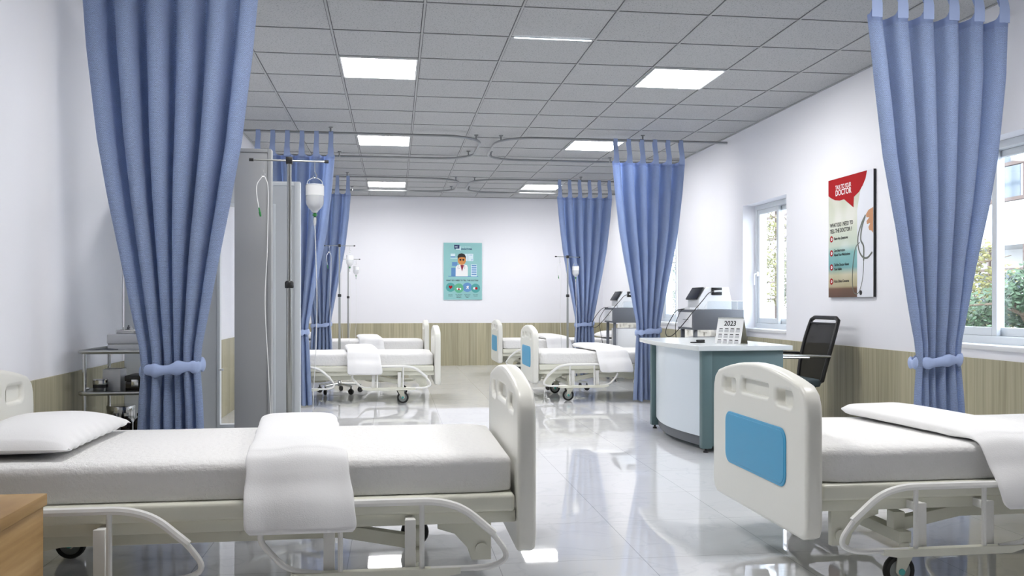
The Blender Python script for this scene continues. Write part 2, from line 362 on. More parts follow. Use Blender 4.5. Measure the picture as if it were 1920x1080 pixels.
# ------------------------------------------------------------------ curtain rails
RZ = 2.82
def curtain_rail(side, yf, yb, label):
    xw, xe = (XL, .93) if side < 0 else (XR, 1.09)
    sx = 1 if side < 0 else -1; R = .42; r = .0135
    t = thing('curtain_rail', label, 'curtain rail', (xw, yf, ZC), 0, 'ceiling curtain rail loops')
    D = yb-yf; Lx = abs(xe-xw); pts = [(0, 0)]
    for i in range(13):
        a = -PI/2+PI/2*i/12; pts.append((Lx-R+R*math.cos(a), R+R*math.sin(a)))
    for i in range(13):
        a = PI/2*i/12; pts.append((Lx-R+R*math.cos(a), D-R+R*math.sin(a)))
    pts.append((0, D)); z = RZ-ZC
    obj('rail_tube', tube(B(), [(sx*x, y, z) for x, y in pts], r, 10), 'railm', t)
    for x, y in ((.95, 0), (.95, D), (Lx-.055, .22), (Lx-.055, D-.22)):
        bm = B(); lathe(bm, [(.0, -.001), (.022, -.001), (.022, -.008), (.008, -.012), (.008, z+.013), (.016, z+.013), (.016, z-.008), (0, z-.008)], 14, (sx*x, y, 0))
        obj('ceiling_bracket', bm, 'railm', t)
RAILS = {0: (2.90, 4.33), 2: (9.17, 10.62), 3: (12.33, 13.78)}
nmr = {0: 'over the foreground bed', 2: 'in front of the second light panels', 3: 'farthest, near the back wall'}
for k, (a, b) in RAILS.items():
    curtain_rail(-1, a, b, 'rounded metal curtain rail on the left, '+nmr[k])
    curtain_rail(1, a, b, 'rounded metal curtain rail on the right, '+nmr[k])

# ------------------------------------------------------------------ curtains
def interp(tab, z):
    if z <= tab[0][0]: return tab[0][1]
    for (a, u), (b, v) in zip(tab, tab[1:]):
        if z <= b:
            t = (z-a)/(b-a); return u+(v-u)*t
    return tab[-1][1]
HW = [(0, .165), (.25, .152), (.60, .138), (.76, .126), (.86, .132), (1.0, .158), (1.27, .205), (1.55, .260), (1.84, .312), (2.25, .362), (2.56, .390), (2.85, .405)]
AMP = [(0, .060), (.5, .048), (.76, .040), (1.0, .056), (1.6, .082), (2.3, .074), (2.62, .046), (2.85, .0)]
def curtain(cx, cy, label, seed, dz=0, lean=0):
    label = label.replace('cubicle ', ''); t = thing('curtain', label, 'curtain', (cx, cy, 0), 0, 'tied blue cubicle curtains'); rnd = random.Random(seed)
    NS, K, E = 210, 5, .23
    ph = [rnd.uniform(-.12, .12) for _ in range(K+1)]; am = [rnd.uniform(.7, 1.3) for _ in range(K+1)]
    def pos(s, z):
        """s runs over the cloth; ridge k sits where q == k"""
        q = s*(K+2*E)-E; hw = interp(HW, z)*.925; f = 2*PI*q; a = interp(AMP, z)
        j = int(max(0, min(K-1, q))); fr = max(0, min(1, q-j)); low = max(0, min(1, (2.5-z)/1.2))
        A = am[j]*(1-fr)+am[j+1]*fr; P = (ph[j]*(1-fr)+ph[j+1]*fr)*low
        c = math.cos(f); c = math.copysign(abs(c)**.42, c)
        x = -hw+2*hw*q/K+(2*hw/K)*(.06+.07*low)*math.sin(f+P)+(2*hw/K)*.6*P
        y = -a*(c*(1+(A-1)*low))+low*.010*math.sin(3.1*z+9*s+seed)
        x += low*.008*math.sin(2.3*z+seed)*math.sin(PI*s)
        return Vector((x+lean*(2.6-z), y, z))
    def ztop(s):
        c = max(0, math.cos(2*PI*(s*(K+2*E)-E))); return 2.585+.085*c**3
    def sheet(zs_of, rows, name, m):
        bm = B(); uv = bm.loops.layers.uv.new('UVMap'); G = []; U = []
        us = [0]
        for i in range(NS): us.append(us[-1]+(pos((i+1)/NS, 1.6)-pos(i/NS, 1.6)).length)
        for i in range(NS+1):
            s = i/NS; z0, z1 = zs_of(s); col = []; cu_ = []
            for j in range(rows+1):
                z = z0+(z1-z0)*j/rows; col.append(bm.verts.new(pos(s, z))); cu_.append((us[i]*1.25, z))
            G.append(col); U.append(cu_)
        for i in range(NS):
            for j in range(rows):
                f = bm.faces.new((G[i][j], G[i+1][j], G[i+1][j+1], G[i][j+1]))
                for l, q in zip(f.loops, (U[i][j], U[i+1][j], U[i+1][j+1], U[i][j+1])): l[uv].uv = q
        g = bm.faces[:]; bmesh.ops.solidify(bm, geom=g, thickness=.003)
        return obj(name, bm, m, t, ang=80)
    sheet(lambda s: (.02+.006*math.sin(20*s), 2.55), 60, 'cloth', 'curtain')
    sheet(lambda s: (2.545, ztop(s)), 8, 'header_band', 'header')
    for k in range(K+1):
        s = (k+E)/(K+2*E); base = pos(s, 2.63); w0, w1 = .030, .0225
        bl = lambda z: max(0, min(1, (2.80-z)/.14))**1.2
        path = [(-.005, 2.568, w0), (-.0065, 2.60, w0), (-.0065, 2.64, w0*.98), (-.008, 2.67, w0*.86), (-.010, 2.70, w1*1.12), (-.013, 2.75, w1), (-.0165, 2.79, w1), (-.0175, RZ, w1), (-.0125, RZ+.0125, w1), (0, RZ+.0175, w1), (.0125, RZ+.0125, w1), (.0175, RZ, w1), (.0165, 2.78, w1), (.014, 2.72, w1), (.0065, 2.655, w1)]
        ctr = [Vector((base.x, yy+base.y*bl(z), z)) for yy, z, w in path]; bm = B(); rings = []
        for n_, (c_, (yy, z, w)) in enumerate(zip(ctr, path)):
            tg = (ctr[min(len(ctr)-1, n_+1)]-ctr[max(0, n_-1)]).normalized(); nr = Vector((0, tg.z, -tg.y))*.0011
            rings.append([bm.verts.new(c_+Vector((dx*w, 0, 0))+nr*dn) for dx, dn in ((-1, -1), (1, -1), (1, 1), (-1, 1))])
        for a, b in zip(rings, rings[1:]):
            for q_ in range(4): bm.faces.new((a[q_], a[(q_+1) % 4], b[(q_+1) % 4], b[q_]))
        bm.faces.new(rings[0][::-1]); bm.faces.new(rings[-1])
        obj('hanging_tab', bm, 'header', t, ang=60)
    # scrunched tieback
    bm = B(); n = 72; rings = []; m_ = 12
    for i in range(n):
        a = 2*PI*i/n; hx = .135; hy = .062
        px = hx*math.copysign(abs(math.cos(a))**.8, math.cos(a)); py = hy*math.copysign(abs(math.sin(a))**.8, math.sin(a))
        tilt = .012*math.cos(a)+.004*math.sin(5*a+seed); r = .024+.005*math.sin(9*a+seed)+.003*math.sin(17*a)*math.sin(4*a+seed)
        nx, ny = math.cos(a), math.sin(a)
        rings.append([bm.verts.new((px+nx*.55*r*math.cos(b), py+ny*.55*r*math.cos(b), .76+tilt+1.15*r*math.sin(b))) for b in [2*PI*q/m_ for q in range(m_)]])
    for i in range(n):
        A, D = rings[i], rings[(i+1) % n]
        for j in range(m_): bm.faces.new((A[j], A[(j+1) % m_], D[(j+1) % m_], D[j]))
    obj('tieback', bm, 'header', t, ang=90)
curtain(-1.045, 4.33, 'blue woven cubicle curtain tied at the waist, in front of the steel trolley', 1)
curtain(2.87, 4.33, 'blue woven cubicle curtain tied at the waist, beside the near right window', 2)
curtain(2.72, 9.17, 'blue woven cubicle curtain tied at the waist, just behind the white desk', 3)
curtain(2.71, 12.33, 'blue woven cubicle curtain tied at the waist, farthest on the right side', 4)
curtain(-1.01, 9.17, 'blue woven cubicle curtain behind the partition screen and the near drip stand', 5)
curtain(-1.0, 12.33, 'blue woven cubicle curtain tied at the waist, farthest on the left side', 6)

# ------------------------------------------------------------------ hospital beds
BW, BLn = .94, 2.08
def end_board(name, xc, out, parent):
    """moulded board in the YZ plane; out = +1/-1 side that carries the blue panel"""
    W_ = BW; o = []
    o += [(W_-.05, .195), (W_-.015, .21), (W_, .245), (W_, .64), (W_-.004, .695), (W_-.022, .737), (W_-.06, .765)]
    for i in range(1, 12):
        t = i/12; y = (W_-.06)*(1-t)+.06*t; o.append((y, .765+.055*math.sin(PI*t)**.9))
    o += [(.06, .765), (.022, .737), (.004, .695), (0, .64), (0, .245), (.015, .21), (.05, .195)]
    h1 = rrect(.12, .27, .675, .735, .02); h2 = rrect(W_-.27, W_-.12, .675, .735, .02); h3 = rrect(.33, W_-.33, .69, .745, .02)
    bm = bm_from(plate([o, h1, h2, h3], .033, .016, T(xc, 0, 0) @ YZ, 3))
    join(bm, plate([rrect(.315, W_-.315, .68, .755, .02)], .010, 0, T(xc, 0, 0) @ YZ))
    for a, b in ((.155, .28), (W_-.235, W_-.11)):
        join(bm, plate([rrect(a, b, .665, .745, .01)], .010, 0, T(xc-out*.006, 0, 0) @ YZ))
    bd = obj(name, bm, 'plastic', parent, ang=40)
    bm = bm_from(plate([rrect(.165, W_-.165, .36, .588, .05)], .004, .003, T(xc+out*.034, 0, 0) @ YZ))
    join(bm, plate([rrect(.175, W_-.175, .37, .578, .043)], .0035, .003, T(xc+out*.0365, 0, 0) @ YZ))
    bp = obj('blue_panel', bm, 'blue', bd, ang=40); bp['label'] = 'bright blue inset panel'
def hospital_bed(loc, rz, label):
    t = thing('hospital_bed', label, 'hospital bed', loc, rz, 'adjustable hospital beds')
    L_ = BLn
    end_board('footboard', L_-.035, 1, t); end_board('headboard', .045, -1, t)
    obj('platform', box(B(), .085, L_-.075, .02, BW-.02, .342, .402, .012, 3), 'steel_cream', t)
    bm = B()
    for y in (.05, BW-.10): box(bm, .08, L_-.069, y, y+.05, .298, .341, .004)
    for x in (.25, .9, 1.35): box(bm, x, x+.05, .10, BW-.10, .30, .34)
    obj('upper_frame', bm, 'steel_cream', t)
    bm = B()
    for y in (.11, BW-.15):
        o = [(.22, .195), (.48, .248), (1.40, .248), (1.67, .195), (1.67, .243), (1.40, .294), (.48, .294), (.22, .243)]
        join(bm, plate([o], .02, .002, T(0, y+.02, 0) @ XZ))
    for x in (.60, 1.20): box(bm, x, x+.04, .13, BW-.13, .25, .285)
    obj('lift_frame', bm, 'steel_cream', t)
    for x in (.20, 1.63):
        bm = B(); box(bm, x, x+.05, .06, BW-.06, .165, .21, .004)
        for y in (.10, BW-.15): box(bm, x+.002, x+.048, y, y+.05, .205, .275, .003)
        obj('cross_beam', bm, 'steel_cream', t)
    for y in (.10, BW-.125):
        o = [(1.74, .30), (1.93, .30), (1.93, .155), (1.86, .155), (1.845, .20), (1.80, .25), (1.74, .27)]
        bm = bm_from(plate([o], .0125, .002, T(0, y+.0125, 0) @ XZ))
        cyl(bm, (1.895, y-.008, .195), (1.895, y+.033, .195), .022, 18)
        obj('foot_bracket', bm, 'steel_cream', t)
    for x, y in ((1.655, .07), (1.655, BW-.07), (.225, .07), (.225, BW-.07)):
        s = -1 if y < .4 else 1
        bm = B(); cyl(bm, (x, y, .168), (x, y, .135), .018, 14)
        o = [(x-.035, .14), (x+.035, .14), (x+.045, .06), (x+.03, .045), (x+.012, .055)]
        for yy in (y-.019, y+.019): join(bm, plate([o], .003, 0, T(0, yy, 0) @ XZ))
        box(bm, x-.036, x+.036, y-.022, y+.022, .135, .143)
        cf = obj('caster', bm, 'steel_cream', t)
        R = T(x+.022, y, .062) @ Matrix.Rotation(PI/2, 4, 'X')
        obj('wheel', lathe(B(), [(.043, -.013), (.057, -.013), (.0615, -.006), (.0615, .006), (.057, .013), (.043, .013)], 28, mtx=R), 'rubber', cf)
        obj('wheel_disc', lathe(B(), [(0, -.009), (.0435, -.009), (.0435, .009), (0, .009)], 24, mtx=R), 'grey_wheel', cf)
        obj('hub_cap', lathe(B(), [(0, -.026), (.012, -.026), (.013, -.022), (.013, .022), (.012, .026), (0, .026)], 14, mtx=R), 'teal_dot', cf)
    # lowered guard rails: one towards the foot and one towards the head on each side
    for y, s in ((-.045, -1), (BW+.045, 1)):
        for off in (0, -1.0):
            f = L_+off-.07
            top = [(f-.05, .19), (f-.24, .375), (f-.31, .402), (f-.80, .402)]
            path = [(f-.30, y, .172), (f-.09, y, .172), (f-.03, y, .205), (f-.10, y, .30), (f-.19, y, .375), (f-.28, y, .401), (f-.78, y, .401), (f-.875, y, .30), (f-.77, y, .185), (f-.66, y, .172)]
            bm = B(); tube(bm, smoothpath(path, .05, 6), .010, 10)
            # flattened hand grip along the top
            tube(bm, smoothpath([(f-.085, y, .285), (f-.19, y, .376), (f-.28, y, .402), (f-.76, y, .402)], .05, 6), .0135, 8)
            for x in (f-.33, f-.60): cyl(bm, (x, y, .165), (x, y, .40), .009, 10)
            for x in (f-.345, f-.615): box(bm, x-.042, x-.005, y-s*.03-.008, y-s*.03+.008, .165, .335, .002)
            for x in (f-.345, f-.615): box(bm, x-.040, x-.007, min(y-s*.039, y-s*.125), max(y-s*.039, y-s*.125), .302, .333, .002)
            r = obj('side_rail', bm, 'rail_white', t)
            o = [(f-.76, .178), (f-.20, .178), (f-.20, .158), (f-.25, .150), (f-.70, .150), (f-.76, .166)]
            bm = bm_from(plate([o], .016, .002, T(0, y, 0) @ XZ)); obj('rail_plate', bm, 'steel_cream', r)
    return t
def mattress(loc, rz, label):
    bm = B(); x0, x1, y0, y1, z0, z1 = .09, BLn-.08, .055, BW-.04, .403, .535
    r = bmesh.ops.create_cube(bm, size=1)
    for v in bm.verts: v.co = Vector(((x0+x1)/2+v.co.x*(x1-x0), (y0+y1)/2+v.co.y*(y1-y0), (z0+z1)/2+v.co.z*(z1-z0)))
    bmesh.ops.subdivide_edges(bm, edges=bm.edges[:], cuts=1, use_grid_fill=True)
    bmesh.ops.subdivide_edges(bm, edges=[e for e in bm.edges], cuts=10, use_grid_fill=True)
    cx, cy, cz = (x0+x1)/2, (y0+y1)/2, (z0+z1)/2; R = .035
    for v in bm.verts:
        p = v.co.copy()
        q = Vector((max(x0+R, min(x1-R, p.x)), max(y0+R, min(y1-R, p.y)), max(z0+R*.5, min(z1-R, p.z))))
        d = p-q
        if d.length > 1e-6: p = q+d.normalized()*min(d.length, R)
        n = noise.noise(Vector((p.x*3+loc[0], p.y*4+loc[1], p.z*8)))*.006+noise.noise(Vector((p.x*14, p.y*14+loc[1], p.z*10)))*.002
        if p.z > z0+.02: p += (p-Vector((p.x, cy, cz))).normalized()*n if abs(p.y-cy) > .3 else Vector((0, 0, n))
        p.z = max(p.z, z0); v.co = p
    o = obj('mattress', bm, 'sheet', None, ang=89); o.location = loc; o.rotation_euler = (0, 0, rz)
    return tag(o, label, 'mattress', 'white mattresses')
def pillow(loc, rz, label, seed):
    bm = B(); n = 40; w, d, h = .42, .72, .105; G = {}
    for side in (1, -1):
        for i in range(n+1):
            for j in range(n+1):
                u, v = i/n*2-1, j/n*2-1
                if side < 0 and (i in (0, n) or j in (0, n)): continue
                k = (1-abs(u)**3.2)**.55*(1-abs(v)**3.2)**.55
                x = u*w/2*(1-.05*(1-v*v)*abs(u)); y = v*d/2*(1-.04*(1-u*u)*abs(v))
                z = k*h*(.72 if side > 0 else -.28)
                e = max(abs(u), abs(v)); z += .006*math.sin(30*v+seed)*max(0, (e-.86)/.14)
                z += .006*noise.noise(Vector((u*2+seed, v*2, side)))*k
                G[side, i, j] = bm.verts.new((x, y, z+.028*1.05))
    g = lambda s, i, j: G.get((s, i, j)) or G[1, i, j]
    for s in (1, -1):
        for i in range(n):
            for j in range(n):
                q = [g(s, i, j), g(s, i+1, j), g(s, i+1, j+1), g(s, i, j+1)]
                try: bm.faces.new(q if s > 0 else q[::-1])
                except ValueError: pass
    o = obj('pillow', bm, 'linen', None, ang=89); o.location = loc; o.rotation_euler = (0, 0, rz)
    return tag(o, label, 'pillow', 'white pillows on the bed heads')
def blanket(cx, y_near, skew, label, seed, wid=.34):
    """folded blanket laid across the mattress and hanging over the side nearest the viewer (world coordinates)"""
    yn = y_near+.03; top = .537; t0, t1 = .060, .024
    path = [(y_near+BW-.045, top+.028), (y_near+.72, top+.032), (y_near+.5, top+.030), (y_near+.25, top+.026), (y_near+.10, top+.022), (yn+.03, top+.016), (yn-.006, top+.002), (yn-.032, top-.035), (yn-.055, top-.078), (yn-.088, .412), (yn-.106, .37), (yn-.120, .318)]
    P = spl([(0, a, b) for a, b in path], 6); k = len(P); bm = B(); n = 40; rings = []
    tot = sum((P[i+1]-P[i]).length for i in range(k-1)); acc = 0
    for i in range(k):
        if i: acc += (P[i]-P[i-1]).length
        s = acc/tot
        tg = (P[min(k-1, i+1)]-P[max(0, i-1)]).normalized(); nr = Vector((0, tg.z, -tg.y))
        if nr.z < 0 and s < .4: nr = -nr
        nr = Vector((0, -abs(tg.z), abs(tg.y))) if True else nr
        th = t0 if s < .62 else max(t1, t0+(t1-t0)*(s-.62)/.14)
        end = min(1, s/.035+.12)**.5; endb = min(1, (1-s)/.012+.35)
        th *= min(end, 1)*min(1, endb)
        w = wid*(.93+.14*max(0, s-.6)*2.5)*(.9+.1*min(1, s/.06)); w *= (1-.10*max(0, (s-.965)/.035)**3); xo = -skew*(.5-s)
        ring = []
        for j in range(n):
            a = 2*PI*j/n; c, sn = math.cos(a), math.sin(a)
            px = w/2*math.copysign(abs(c)**.45, c); pn = th/2*math.copysign(abs(sn)**.75, sn)
            fold = .010*noise.noise(Vector((px*8+seed, s*1.6, 1)))*(.3+s)
            if s > .62: fold += .014*(s-.62)/.38*math.sin(px*26+seed)*.8
            wav = .006*noise.noise(Vector((s*14, seed, c)))*(1 if abs(c) > .7 else 0)
            ring.append(bm.verts.new(Vector((cx+xo+px+wav, P[i].y, P[i].z))+nr*(pn+fold+.004)))
        rings.append(ring)
    for A, D in zip(rings, rings[1:]):
        for j in range(n): bm.faces.new((A[j], A[(j+1) % n], D[(j+1) % n], D[j]))
    bm.faces.new(rings[0][::-1]); bm.faces.new(rings[-1])
    return tag(obj('blanket', bm, 'linen', None, ang=80), label, 'blanket', 'folded white blankets')
BY = {0: 3.00, 2: 9.32, 3: 12.50}
wh = {0: 'nearest in the foreground', 2: 'middle one of its row', 3: 'last by the back wall'}
for k, y in BY.items():
    for sd, nm in ((-1, 'left'), (1, 'right')):
        loc = (XL+.012, y, 0) if sd < 0 else (XR-.050, y+BW, 0); rz = 0 if sd < 0 else PI
        hospital_bed(loc, rz, 'cream hospital bed on the %s side, %s' % (nm, wh[k]))
        mattress(loc, rz, 'white fitted sheet mattress on the %s bed, %s' % (nm, wh[k]))
        px = XL+.30 if sd < 0 else XR-.33
        pillow((px, y+BW/2, .543), 0 if sd < 0 else PI, 'white pillow at the wall end of the %s bed, %s' % (nm, wh[k]), k*2+sd)
        if sd < 0: blanket(-.355, y, .11, 'folded white blanket draped over the %s bed, %s' % (nm, wh[k]), k+1)
        else: blanket(2.32, y, .145, 'folded white blanket draped over the %s bed, %s' % (nm, wh[k]), k+11, .36)

# ------------------------------------------------------------------ drip stands
def iv_stand(x, y, h, rz, label, hb=True):
    t = thing('drip_stand', label, 'drip stand', (x, y, 0), rz, 'metal drip stands')
    zc = 1.155
    obj('lower_pole', cyl(B(), (0, 0, .10), (0, 0, zc), .0135, 16), 'brushed', t)
    obj('upper_pole', cyl(B(), (0, 0, zc), (0, 0, h), .0105, 16), 'brushed', t)
    obj('pole_clamp', lathe(B(), [(0, zc-.015), (.019, zc-.015), (.021, zc-.01), (.021, zc+.012), (.016, zc+.02), (0, zc+.02)], 16), 'black', t)
    obj('crossbar', cyl(B(), (-.175, 0, h-.008), (.175, 0, h-.008), .0045, 10), 'brushed', t)
    obj('crossbar_hub', box(B(), -.015, .015, -.015, .015, h-.024, h+.01, .003), 'black', t)
    for s in (-1, 1):
        obj('end_cap', cyl(B(), (s*.165, 0, h-.008), (s*.185, 0, h-.008), .0078, 12), 'black', t)
        p = [(s*.12, 0, h-.008), (s*.12, 0, h-.055), (s*.12+.004, 0, h-.065), (s*.12+.009, 0, h-.075), (s*.12+.004, 0, h-.088), (s*.12-.004, 0, h-.086), (s*.12-.007, 0, h-.078)]
        obj('hook', tube(B(), spl(p, 5), .0018, 8), 'chrome', t)
    bm = B(); lathe(bm, [(0, .085), (.028, .085), (.03, .10), (.03, .125), (.018, .14), (0, .14)], 20)
    for i in range(5):
        a = 2*PI*i/5+.3; d = Vector((math.cos(a), math.sin(a), 0))
        tube(bm, [d*.02+Vector((0, 0, .108)), d*.24+Vector((0, 0, .098)), d*.26+Vector((0, 0, .094))], [.014, .011, .009], 8)
    obj('star_base', bm, 'brushed', t)
    for i in range(5):
        a = 2*PI*i/5+.3; d = Vector((math.cos(a), math.sin(a), 0)); p = d*.25
        bm = B(); cyl(bm, (p.x, p.y, .05), (p.x, p.y, .092), .008, 10)
        R = T(p.x, p.y, .034) @ Matrix.Rotation(a+.5, 4, 'Z') @ Matrix.Rotation(PI/2, 4, 'X')
        lathe(bm, [(0, -.016), (.028, -.016), (.034, -.01), (.034, .01), (.028, .016), (0, .016)], 18, mtx=R)
        box(bm, p.x-.012, p.x+.012, p.y-.012, p.y+.012, .05, .072, .004)
        obj('caster', bm, 'rubber', t)
    return t
def drip_bottle(x, y, h, rz, label, s=1):
    hz = h-.088
    t = thing('drip_bottle', label, 'infusion bottle', (x+math.cos(rz)*.12*s, y+math.sin(rz)*.12*s, hz), rz, 'infusion bottles on the drip stands')
    obj('hanger_loop', tube(B(), spl([(-.038, 0, -.035), (-.030, 0, -.012), (0, 0, .002), (.030, 0, -.012), (.038, 0, -.035)], 6), .0016, 6), 'tube', t)
    obj('bottle_body', lathe(B(), [(0, -.168), (.010, -.168), (.014, -.160), (.030, -.145), (.040, -.128), (.0425, -.112), (.0425, -.036), (.040, -.031), (0, -.029)], 28), 'bottle', t)
    o = obj('bottle_label', lathe(B(), [(.0435, -.085), (.0435, -.038), (.0428, -.038), (.0428, -.085)], 28), 'white', t)
    obj('valve', lathe(B(), [(0, -.190), (.005, -.190), (.006, -.184), (.011, -.182), (.011, -.176), (.007, -.174), (.007, -.168), (0, -.168)], 14), 'green', t)
    obj('drip_chamber', lathe(B(), [(0, -.232), (.0035, -.232), (.0065, -.222), (.0075, -.196), (.006, -.190), (0, -.190)], 12), 'bottle', t)
    obj('tubing', tube(B(), spl([(0, 0, -.23), (.004, 0, -.35), (.010, .002, -.6), (.004, -.004, -.85), (-.008, 0, -1.1), (0, .0, -1.4)], 8), .0022, 6), 'tube', t)
def spare_line(x, y, h, rz, label):
    hz = h-.088
    t = thing('drip_line', label, 'tube', (x-math.cos(rz)*.12, y-math.sin(rz)*.12, hz), rz, 'spare drip lines')
    obj('tubing', tube(B(), spl([(-.020, 0, -.15), (-.030, 0, -.09), (-.030, 0, -.04), (-.012, 0, -.008), (0, 0, .003), (.012, 0, -.012), (.022, 0, -.07), (.018, 0, -.35), (.008, 0, -.6), (.022, 0, -.9), (.034, 0, -1.15), (.036, .0, -1.4)], 8), .0024, 6), 'tube', t)
    obj('connector', tube(B(), [(-.0205, 0, -.148), (-.0165, 0, -.168), (-.0165, 0, -.169), (-.0125, 0, -.190)], [.0035, .0042, .0058, .0045], 10), 'green', t)
for x, y, h, rz, nm in ((-.50, 4.30, 1.76, .05, 'beside the partition screen, nearest'), (-.645, 10.55, 1.755, 0, 'behind the second left bed'), (-.71, 13.78, 1.755, 0, 'against the back wall beyond the last left bed'), (2.12, 10.60, 1.645, .4, 'before the far right curtain')):
    iv_stand(x, y, h, rz, 'metal drip stand, '+nm)
    drip_bottle(x, y, h, rz, 'infusion bottle on the drip stand '+nm)
    spare_line(x, y, h, rz, 'looped drip line on the drip stand '+nm)

# ------------------------------------------------------------------ partition screen and grey divider
t = thing('partition_screen', 'pale framed partition screen with a tall glass panel, joined to the left wall', 'partition screen', (XL+.013, 5.46, 0))
Lw, Hh = 1.013, 1.80
a0, a1, g0, g1 = .545, .858, .335, 1.655
bm = bm_from(plate([[(0, .02), (Lw, .02), (Lw, Hh), (0, Hh)], [(a0, g0), (a1, g0), (a1, g1), (a0, g1)]], .018, .001, T(0, 0, 0) @ XZ)); obj('screen_board', bm, 'screen', t)
bm = B()
for q in ((Lw-.028, Lw+.006, 0, Hh+.006), (0, Lw-.028, Hh-.02, Hh+.006), (0, Lw-.028, .0, .03)): box(bm, q[0], q[1], -.026, .026, q[2], q[3], .003)
obj('outer_frame', bm, 'white_frame', t)
bm = B()
for q in ((a0-.014, a0+.004, g0-.014, g1+.014), (a1-.004, a1+.014, g0-.014, g1+.014), (a0, a1, g0-.014, g0+.004), (a0, a1, g1-.004, g1+.014)): box(bm, q[0], q[1], -.024, .024, q[2], q[3], .002, 1)
obj('glass_frame', bm, 'white_frame', t)
obj('glass_pane', box(B(), a0, a1, -.003, .003, g0, g1), 'glass', t)
bm = B(); cyl(bm, (a0+.008, -.024, .67), (a0+.008, -.05, .67), .006, 10); box(bm, a0, a0+.03, -.056, -.05, .664, .676, .002); obj('latch', bm, 'white', t)
t = thing('divider_panel', 'tall narrow grey divider panel in front of the partition screen', 'divider panel', (-.825, 4.70, 0))
obj('panel_board', box(B(), 0, .17, 0, .05, .0, 1.868, .002), 'grey_panel', t)
bm = B()
for q in ((.168, .187, 0, 1.874), (0, .168, 1.855, 1.874)): box(bm, q[0], q[1], -.006, .058, q[2], q[3], .002)
obj('edge_trim', bm, 'grey_panel', t)

# ------------------------------------------------------------------ steel trolley with supplies
CX, CY = -1.525, 4.50
TW, TD = .455, .42
SH = [.83, .627, .425, .18]
t = thing('steel_trolley', 'stainless steel shelf trolley standing against the left wall behind the near bed', 'trolley', (CX, CY, 0))
for x, y in ((.02, .02), (TW-.02, .02), (.02, TD-.02), (TW-.02, TD-.02)):
    p = obj('trolley_post', cyl(B(), (x, y, .05), (x, y, .84), .0085, 12), 'chrome', t)
    R = T(x, y, .028) @ Matrix.Rotation(PI/2, 4, 'X'); obj('caster', lathe(B(), [(0, -.01), (.022, -.01), (.028, -.005), (.028, .005), (.022, .01), (0, .01)], 16, mtx=R), 'rubber', p)
for z in SH:
    bm = B(); box(bm, .012, TW-.012, .012, TD-.012, z-.012, z-.004)
    q = smoothpath([(.2, 0, z), (.0, 0, z), (0, TD, z), (TW, TD, z), (TW, 0, z), (.2, 0, z)], .03, 5); tube(bm, q, .0095, 10)
    obj('shelf', bm, 'brushed', t)
bm = B(); tube(bm, smoothpath([(-.008, .12, .83), (-.008, .12, .64), (.012, .12, .64)], .01), .006, 8); obj('side_bracket', bm, 'chrome', t)
def at(x, y, s): return (CX+x, CY+y, SH[s]-.004)
# top shelf
t = thing('white_case', 'flat white lidded case on the top shelf of the trolley', 'case', at(.09, .14, 0))
obj('case_base', box(B(), 0, .30, 0, .20, 0, .035, .005), 'white', t); obj('case_lid', box(B(), -.003, .303, -.003, .203, .0355, .085, .008, 3), 'white', t)
z = SH[0]-.004+.086
o = plate([circ(0, 0, .085, 30, .05)], .003, .001, T(0, 0, .003)); bm = bm_from(o)
bmr = [(.085*math.cos(a), .05*math.sin(a), .012) for a in [2*PI*i/30 for i in range(30)]]
tube(bm, [(x, y, .005) for x, y, _ in bmr], .003, 6, True); tube(bm, bmr, .003, 6, True)
for i in range(30):
    pass
lathe(bm, [(.98, 0), (1.03, .02), (1.0, .02), (.96, 0)], 30, mtx=Matrix.Diagonal((.083, .049, 1, 1)))
o = obj('instrument_tray', bm, 'chrome', None); o.location = (CX+.19, CY+.24, z); tag(o, 'small oval steel tray on the white case', 'tray')
tt = thing('injection_bottle_set', 'small white bottles and swabs gathered in the oval tray', 'bottles', (CX+.19, CY+.24, z+.007))
for i, (dx, dy, hh) in enumerate(((-.05, 0, .025), (-.03, .015, .035), (-.01, -.01, .03), (.012, .012, .045), (.03, 0, .06), (.048, -.008, .035))):
    obj('vial', lathe(B(), [(0, 0), (.008, 0), (.008, hh*.7), (.004, hh*.8), (.004, hh), (0, hh)], 10, (dx, dy, 0)), 'white' if i % 2 == 0 else 'dgrey', tt)
t = thing('scanner_handset', 'white corded handset leaning over the right end of the white case', 'handset', (CX+.29, CY+.115, SH[0]-.003), .2)
bm = B(); box(bm, -.020, .020, -.012, .012, 0, .07, .008, 3, mtx=T(0, 0, .07) @ Matrix.Rotation(-.3, 4, 'Y')); obj('handset_body', bm, 'white', t)
obj('handset_cord', tube(B(), spl([(.0, 0, .075), (.012, -.01, .045), (.022, -.01, .02), (.005, -.012, .004), (-.012, -.01, .003)], 6), .003, 8), 'white', t)
bm = B(); box(bm, 0, .16, 0, .10, .0005, .005, .002); o = obj('gauze_cloth', bm, 'linen', None); o.location = at(.01, .03, 0); tag(o, 'folded white gauze cloth at the front corner of the top shelf', 'cloth')
bm = B()
for i in range(4): tube(bm, spl([(0, i*.016, .004), (.05, i*.016+.003, .008), (.11, i*.014+.004, .004)], 4), .0028, 6)
for i in range(3): tube(bm, [(-.015+.012*math.cos(a), i*.02+.012*math.sin(a), .004) for a in [2*PI*q/12 for q in range(12)]], .002, 6, True)
o = obj('surgical_scissors', bm, 'dgrey', None); o.location = (CX+.045, CY+.05, SH[0]+.002); tag(o, 'dark steel scissors and tweezers lying on the gauze cloth', 'scissors')
